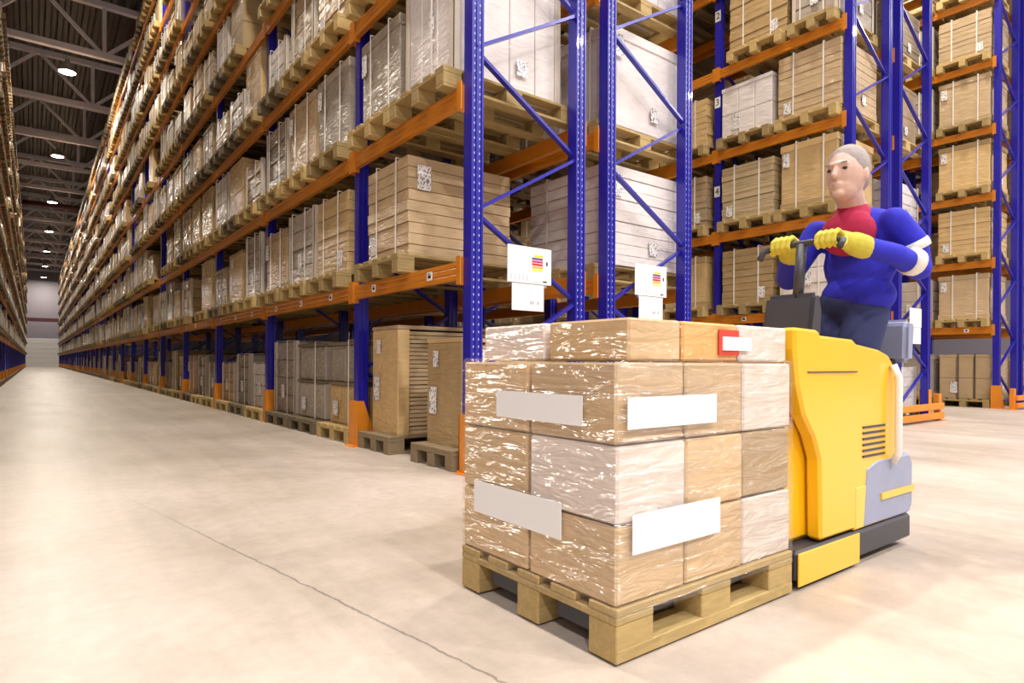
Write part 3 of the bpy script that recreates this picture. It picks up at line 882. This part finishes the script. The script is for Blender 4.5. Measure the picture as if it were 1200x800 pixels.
# ------------------------------------------------------------------ low barriers
def barrier(x0, x1, lab):
    r = empty('rack_end_barrier', (x0,3.15,0)); tag(r, lab, 'barrier', 'low orange barriers at the rack ends')
    L = x1-x0
    for z in (.03,.155):
        MB().prism([(0,0),(L,0),(L,.05),(0,.05)],z,z+.085).build('rail', ORANGE_G, r, bevel=.008)
    for x in (0,L):
        MB().box(x-.045,x+.045,.05,.12,0,.36).box(x-.09,x+.09,.0,.16,0,.008).build('post', ORANGE_G, r, bevel=.004)
barrier(7.75,9.80,'low orange two-rail barrier behind the yellow truck, at the rack end')
barrier(13.15,15.6,'low orange two-rail barrier cut off by the photo edge')

# ------------------------------------------------------------------ the moving load
YEL = plain('truck_yellow_paint', (.90,.50,.008), .28, 0, .04, 3, coat=.5)
YEL2 = plain('truck_yellow_light', (.90,.56,.10), .35, 0, .04, 3)
DGREY = plain('truck_dark_grey', (.045,.045,.055), .45)
BGREY = plain('truck_blue_grey', (.30,.33,.46), .45)
RUB = plain('rubber_black', (.02,.02,.02), .8)
BROWN = carton('moving_carton_brown', (.56,.385,.20), coat=.9)
PALE = carton('moving_carton_pale', (.76,.66,.58), coat=.9, var=.06)
ORC = carton('moving_carton_orange_brown', (.62,.36,.12), coat=.6)
NX0, NX1, NY0, NY1 = 1.14, 1.97, 1.06, 1.76
ld = empty('pallet_load', (NX0,NY0,0)); tag(ld, 'large film-wrapped carton load on its own pallet, on the yellow truck forks', 'pallet load')
W = NX1-NX0; D = NY1-NY0
b = MB()   # pallet with its long boards along the truck
for yy in (.05, D/2, D-.05):
    b.box(0,W,yy-.05,yy+.05,0.006,.040)
    for xx in (.07, W/2, W-.07): b.box(xx-.07,xx+.07,yy-.049,yy+.049,.034,.10)
for xx in (.07, W/2, W-.07): b.box(xx-.07,xx+.07,0,D,.10,.12)
for i in range(5): b.box(0,W,i*(D-.1)/4,i*(D-.1)/4+.1,.12,.142)
b.build('pallet', PINE_LIGHT, ld, bevel=.003)
rr = random.Random(3)
zl = [(.144,.345),(.347,.545),(.547,.755)]
mm = [[BROWN,BROWN,PALE],[PALE,BROWN,BROWN],[BROWN,BROWN,PALE]]
for k,(za,zb) in enumerate(zl):
    for i in range(3):
        for j in range(2):
            xa, xb = W*i/3, W*(i+1)/3; ya, yb = D*j/2, D*(j+1)/2
            q = rr.uniform(0,.008)
            MB().box(xa+.004,xb-.004,ya+.004+q,yb-.004,za,zb-.003).build('carton', mm[k][(i+j)%3 if k else i], ld, bevel=.006)
# film layer: thin clear shell of stretch wrap
FILM, nt, p = newmat('stretch_film'); L = nt.links.new
tr = N(nt,'ShaderNodeBsdfTransparent'); gl = N(nt,'ShaderNodeBsdfGlossy', Roughness=.14); mx = N(nt,'ShaderNodeMixShader')
tc = N(nt,'ShaderNodeTexCoord'); mp = N(nt,'ShaderNodeMapping'); mp.inputs['Scale'].default_value=(1.2,1.2,26); mp.inputs['Rotation'].default_value=(0,.10,0)
L(tc.outputs['Object'], mp.inputs[0]); no = N(nt,'ShaderNodeTexNoise', Scale=1.8, Detail=4, Distortion=.4); L(mp.outputs[0], no.inputs['Vector'])
bp = N(nt,'ShaderNodeBump', Strength=.8, Distance=.03); L(no.outputs['Fac'], bp.inputs['Height']); L(bp.outputs['Normal'], gl.inputs['Normal'])
mr = N(nt,'ShaderNodeMapRange'); mr.inputs['From Min'].default_value=.35; mr.inputs['From Max'].default_value=.7; mr.inputs['To Min'].default_value=.04; mr.inputs['To Max'].default_value=.24
L(no.outputs['Fac'], mr.inputs['Value']); L(mr.outputs['Result'], mx.inputs['Fac']); L(tr.outputs[0], mx.inputs[1]); L(gl.outputs[0], mx.inputs[2])
L(mx.outputs[0], nt.nodes['Material Output'].inputs['Surface'])
MB().box(-.004,W+.004,-.004,D+.004,.10,.765).build('stretch_film', FILM, ld, bevel=.012)
# labels
def lab_on(xa,xb,za,zb,m=SIGNW): MB().box(xa,xb,-.006,-.004,za,zb).build('label', m, ld)
lab_on(.03,.40,.585,.665); lab_on(.05,.42,.27,.37); 
MB().box(-.006,-.004,.12,.5,.585,.665).build('label', SIGNW, ld); MB().box(-.006,-.004,.2,.62,.27,.37).build('label', SIGNW, ld)
# loose top layer inside the last wrap
for (xa,xb,ya,yb,m) in ((.06,.27,.02,.33,BROWN),(.06,.27,.35,.66,PALE),(.28,.54,.02,.67,ORC),(.55,.82,.02,.67,PALE)):
    MB().box(xa,xb,ya,yb,.757,.868).build('carton', m, ld, bevel=.006)
MB().box(.44,.54,.014,.018,.775,.85).build('label', RED, ld)
MB().box(.455,.60,.010,.014,.79,.83).build('label', SIGNW, ld)

# ------------------------------------------------------------------ yellow ride-on pallet truck
tk = empty('pallet_truck', (NX1+.03, NY0, 0)); tag(tk, 'yellow ride-on pallet truck carrying the wrapped load and its operator', 'pallet truck')
TX0 = NX1+.03
def T(x): return x-TX0
TD = NY1-NY0+.04
for yy in (.185, .50):          # forks inside the pallet
    b = MB(); b.box(T(NX0+.03), .10, yy-.03-.05, yy+.05+.02, .040, .092)
    b.build('fork', DGREY, tk, bevel=.006)
    MB().lathe([(.035,-.045),(.035,.045)],20,c=(T(NX0+.14), yy, .036),axis='y').build('fork_wheel', RUB, tk)
# low skirt next to the floor
MB().prism([(.0,.0),(.92,.0),(.92,TD),(.0,TD)],.03,.13).build('chassis', DGREY, tk, bevel=.01)
MB().box(.0,.44,-.006,.0,.015,.125).build('chassis_plate', YEL, tk, bevel=.002)
# near side shell: curved outline in xz
def shell(y0,y1):
    top = [(-.02,.872),(.14,.868),(.15,.850),(.40,.842),(.43,.826),(.62,.808),(.70,.79),(.75,.75),(.765,.68)]
    right = [(.765,.33),(.75,.27)]
    lowr = [(.50,.25),(.47,.14)]
    lowl = [(.16,.14),(.15,.42),(.11,.50),(.04,.58),(.0,.68),(-.02,.80)]
    pts = top+right+lowr+lowl
    return MB().prism_y(pts[::-1], y0, y1)
shell(.0,.055).build('side_shell', YEL, tk, bevel=.010)
shell(TD-.055,TD).build('side_shell', YEL, tk, bevel=.010)
MB().box(.06,.42,-.004,.0,.722,.726).build('shell_seam', DGREY, tk)
for i in range(6): MB().box(.47,.66,-.004,.0,.40+i*.022,.408+i*.022).build('vent_slot', DGREY, tk)
MB().box(.0,.40,.06,TD-.06,.13,.835).build('motor_cover', YEL, tk, bevel=.02, seg=3)
MB().prism_y([(.47,.135),(.90,.135),(.93,.17),(.93,.34),(.90,.385),(.60,.385),(.50,.36)][::1], -.004, .05).build('bumper', BGREY, tk, bevel=.01)
MB().box(.62,.93,-.010,-.004,.225,.25).build('bumper_stripe', YEL, tk)
MB().box(.41,.92,.056,TD-.056,.13,.155).build('platform', RUB, tk, bevel=.004)
MB().box(.41,.70,-.002,.05,.135,.30).build('lower_panel', YEL2, tk, bevel=.008)
MB().tube([(.71,-.012,.36),(.715,-.03,.40),(.715,-.03,.70),(.71,-.012,.75)],.014,12).build('pale_tube', STRAP, tk, smooth=True)  # pale bent tube standing off the near side
# back rest with perch pad
MB().prism_y([(.86,.155),(.93,.155),(1.07,.80),(1.02,.80)], .10, TD-.10).build('backrest', DGREY, tk, bevel=.012)
MB().prism_y([(1.005,.76),(1.08,.76),(1.10,.92),(1.08,.95),(1.03,.95),(1.01,.92)], .05, TD-.14).build('perch_pad', BGREY, tk, bevel=.02, seg=3)
# steering console
MB().prism_y([(.30,.83),(.40,.83),(.41,.96),(.39,1.03),(.34,1.02)], .12, .32).build('steering_console', DGREY, tk, bevel=.015, seg=2)
hb = MB().tube([(.37,.04,1.19),(.40,.04,1.215),(.40,.12,1.225),(.40,.30,1.225),(.40,.36,1.215),(.37,.36,1.18)],.013,10)
hb.tube([(.37,.2,1.0),(.40,.2,1.22)],.02,10).build('handlebar', DGREY, tk, smooth=True)
for (x,y) in ((.22,.16),(.22,TD-.16)):
    MB().lathe([(.075,-.035),(.08,-.03),(.08,.03),(.075,.035)],24,c=(x,y,.08),axis='y').build('drive_wheel', RUB, tk)
MB().lathe([(.055,-.03),(.06,-.025),(.06,.025),(.055,.03)],24,c=(.80,TD*.5,.06),axis='y').build('caster_wheel', RUB, tk)

# ------------------------------------------------------------------ the operator
def clothmat(name, col, r=.85):
    return plain(name, col, r, 0, .18, 30, bump=.15)
SKIN = plain('skin', (.62,.40,.32), .5, 0, .05, 20)
HAIR = plain('light_grey_hair', (.34,.29,.27), .7, 0, .2, 60, bump=.3)
JACK = clothmat('jacket_blue', (.022,.022,.50)); JACKD = clothmat('jacket_navy_trim', (.02,.025,.12))
TROU = clothmat('trousers_navy', (.018,.024,.095)); REDC = clothmat('jersey_red', (.42,.012,.06))
GLOV = clothmat('glove_yellow', (.58,.50,.06)); REFL = plain('reflective_band', (.80,.78,.72), .35, 0, .03)
SHOE = plain('shoe_black', (.02,.018,.018), .5)
def body_obj(mb, name, mat, parent, vox, sm=6, fac=.6):
    o = mb.build(name, mat, parent, smooth=True)
    r = o.modifiers.new('r','REMESH'); r.mode='VOXEL'; r.voxel_size=vox; r.use_smooth_shade=True
    s = o.modifiers.new('s','SMOOTH'); s.iterations=sm; s.factor=fac
    return o
PX, PY = 2.80, 1.26
ps = empty('person', (PX,PY,.156)); tag(ps, 'person in blue jacket with red collar and yellow gloves standing on the yellow truck', 'person')
def q(x,y,z): return (x-PX, y-PY, z-.156)
# key joints (world)
HEAD = (2.715,1.235,1.552); NECK = (2.775,1.245,1.43)
SHN = (2.83,1.095,1.345); SHF = (2.83,1.415,1.345)      # near / far shoulder
ELN = (3.01,1.02,1.17);  WRN = (2.50,1.13,1.235)
ELN = (2.91,1.03,1.15); ELF = (2.74,1.50,1.14); WRN = (2.72,1.04,1.20); WRF = (2.50,1.40,1.235)
WRN = (2.555,1.13,1.225); WRF = (2.55,1.39,1.225)
HIPN = (2.87,1.215,.98); HIPF = (2.87,1.37,.98)
KNN = (2.70,1.205,.60); KNF = (2.70,1.385,.60); ANN = (2.80,1.205,.24); ANF = (2.80,1.385,.24)
# skin body: head, neck and forearms in one surface
b = MB()
hr = Euler((0,.12,0))
b.ball(q(*HEAD), (.092,.075,.108), 20, 0, hr)
b.ball(q(HEAD[0]-.025,HEAD[1],HEAD[2]-.06), (.062,.055,.062), 16)          # jaw
b.ball(q(HEAD[0]-.072,HEAD[1],HEAD[2]-.095), (.022,.026,.020), 10)         # chin
b.limb([q(HEAD[0]-.088,HEAD[1],HEAD[2]+.012), q(HEAD[0]-.108,HEAD[1],HEAD[2]-.028)], [.010,.015], 8)   # nose
b.ball(q(HEAD[0]-.084,HEAD[1],HEAD[2]+.025), (.014,.05,.010), 10)          # brow
b.ball(q(HEAD[0]-.088,HEAD[1],HEAD[2]-.056), (.012,.024,.006), 8)          # lips
b.ball(q(HEAD[0]-.086,HEAD[1],HEAD[2]-.068), (.012,.020,.006), 8)
for sy in (-1,1): b.ball(q(HEAD[0]+.012,HEAD[1]+sy*.076,HEAD[2]-.01), (.018,.009,.030), 10)
b.limb([q(HEAD[0]+.02,HEAD[1],HEAD[2]-.07), q(NECK[0]+.01,NECK[1],NECK[2]), q(2.84,1.247,1.36)], [.054,.056,.075])
body = body_obj(b, 'body', SKIN, ps, .006, 3)
for sy in (-1,1):
    MB().ball(q(HEAD[0]-.081,HEAD[1]+sy*.030,HEAD[2]+.004), (.007,.012,.0065), 10).build('eye', BLACK, ps, smooth=True)
    MB().ball(q(HEAD[0]-.090,HEAD[1]+sy*.030,HEAD[2]+.027), (.006,.018,.004), 10).build('eyebrow', HAIR, ps, smooth=True)
# hair
b = MB(); b.ball(q(HEAD[0]+.018,HEAD[1],HEAD[2]+.030), (.092,.083,.098), 20, 0, hr)
b.ball(q(HEAD[0]+.05,HEAD[1],HEAD[2]-.01), (.062,.074,.075), 16)
body_obj(b, 'hair', HAIR, ps, .007, 4)
# jersey collar and chest
b = MB(); b.limb([q(2.785,1.245,1.405), q(2.80,1.247,1.38)], [.062,.080]); b.ball(q(2.755,1.245,1.31), (.075,.115,.10), 16)
body_obj(b, 'red_jersey', REDC, ps, .009, 4)
# jacket
b = MB()
b.ball(q(2.865,1.247,1.32), (.110,.165,.115), 20); b.ball(q(2.875,1.25,1.19), (.112,.150,.15), 20); b.ball(q(2.87,1.255,1.05), (.118,.155,.10), 20)
b.ball(q(2.89,1.25,1.36), (.080,.15,.075), 18)
b.limb([q(*SHN), q((SHN[0]+ELN[0])/2+.01,1.045,1.26), q(*ELN)], [.060,.057,.050]); b.limb([q(*ELN), q((ELN[0]+WRN[0])/2,1.05,1.19), q(*WRN)], [.050,.045,.038])
b.limb([q(*SHF), q(*ELF)], [.060,.050]); b.limb([q(*ELF), q(*WRF)], [.054,.040])
body_obj(b, 'jacket', JACK, ps, .010, 5)
b = MB(); b.lathe([(.056,-.024),(.058,0),(.056,.024)], 20)
ref = b.build('reflective_band', REFL, ps, smooth=True); ref.location = q((ELN[0]*.8+WRN[0]*.2),1.033,1.173)
ref.rotation_euler = Vector((WRN[0]-ELN[0],WRN[1]-ELN[1],WRN[2]-ELN[2])).to_track_quat('Z','Y').to_euler()
b = MB(); b.lathe([(.060,-.018),(.062,0),(.060,.018)], 20)
ref = b.build('reflective_band', REFL, ps, smooth=True); ref.location = q((SHN[0]*.35+ELN[0]*.65),1.04,1.24)
ref.rotation_euler = Vector((ELN[0]-SHN[0],ELN[1]-SHN[1],ELN[2]-SHN[2])).to_track_quat('Z','Y').to_euler()
# trousers
b = MB(); b.ball(q(2.87,1.285,1.00), (.120,.15,.11), 20)
for H,K,A in ((HIPN,KNN,ANN),(HIPF,KNF,ANF)):
    b.limb([q(*H), q((H[0]+K[0])/2-.02,(H[1]+K[1])/2,(H[2]+K[2])/2+.02), q(*K)], [.090,.084,.064]); b.limb([q(*K), q((K[0]+A[0])/2+.02,K[1],.42), q(*A)], [.066,.066,.055])
body_obj(b, 'trousers', TROU, ps, .011, 5)
for A in (ANN,ANF):
    b = MB(); b.ball(q(A[0],A[1],.225), (.05,.045,.05), 14); b.limb([q(A[0]+.03,A[1],.20),q(A[0]-.06,A[1],.195),q(A[0]-.15,A[1],.188)], [.040,.040,.030])
    body_obj(b, 'shoe', SHOE, ps, .007, 3)
# gloves: palm, four curled fingers and a thumb round the handlebar at (2.33,*,1.225)
BX, BZ = TX0+.40, 1.225
def glove(wr, yc, sgn):
    b = MB(); W0 = Vector(wr); pc = Vector((BX+.045, yc, BZ+.022))
    b.limb([q(*W0), q(*(W0*.45+pc*.55)), q(*pc)], [.040,.034,.026])
    for k,l in enumerate((.9,1.0,.95,.8)):
        y = yc + (k-1.5)*.022
        b.limb([q(BX+.05,y,BZ+.020), q(BX+.012,y,BZ+.033), q(BX-.018*l,y,BZ+.018), q(BX-.024*l,y,BZ-.010), q(BX-.006,y,BZ-.026)], [.0125,.0115,.0105,.0098,.0090], 8)
    y = yc - sgn*.045
    b.limb([q(BX+.06,y+sgn*.012,BZ+.008), q(BX+.040,y,BZ-.012), q(BX+.012,y,BZ-.025), q(BX-.004,y,BZ-.026)], [.015,.0125,.011,.010], 8)
    b.limb([q(*W0), q(*(W0+ (W0-pc).normalized()*.05))], [.046,.048])
    return body_obj(b, 'glove', GLOV, ps, .0045, 2, .5)
glove(WRN, NY0+.10, 1)
glove(WRF, NY0+.28, -1)

# ------------------------------------------------------------------ world, camera, view
w = bpy.data.worlds.new('World'); S.world = w; w.use_nodes = True
bg = w.node_tree.nodes['Background']; bg.inputs[0].default_value = (1,.95,.90,1); bg.inputs[1].default_value = .45

cam = bpy.data.cameras.new('camera'); co = bpy.data.objects.new('camera', cam); COL.objects.link(co)
cam.sensor_width = 36; cam.sensor_fit = 'HORIZONTAL'; cam.lens = F/1200*36; cam.shift_y = 25/1200; cam.clip_start=.05; cam.clip_end=300
co.location = (0,0,EYE)
co.rotation_euler = (Matrix.Rotation(-TH,3,'Z') @ Matrix.Rotation(PI/2,3,'X') @ Matrix.Rotation(math.radians(.3),3,'Z')).to_euler()
S.camera = co
S.view_settings.view_transform = 'Standard'; S.view_settings.look = 'None'; S.view_settings.gamma = 1
S.view_settings.exposure = 0.0; S.view_settings.use_curve_mapping = False
S.cycles.use_denoising = True
S.cycles.max_bounces = 8; S.cycles.diffuse_bounces = 4; S.cycles.glossy_bounces = 3; S.cycles.transparent_max_bounces = 12
S.cycles.sample_clamp_indirect = 6
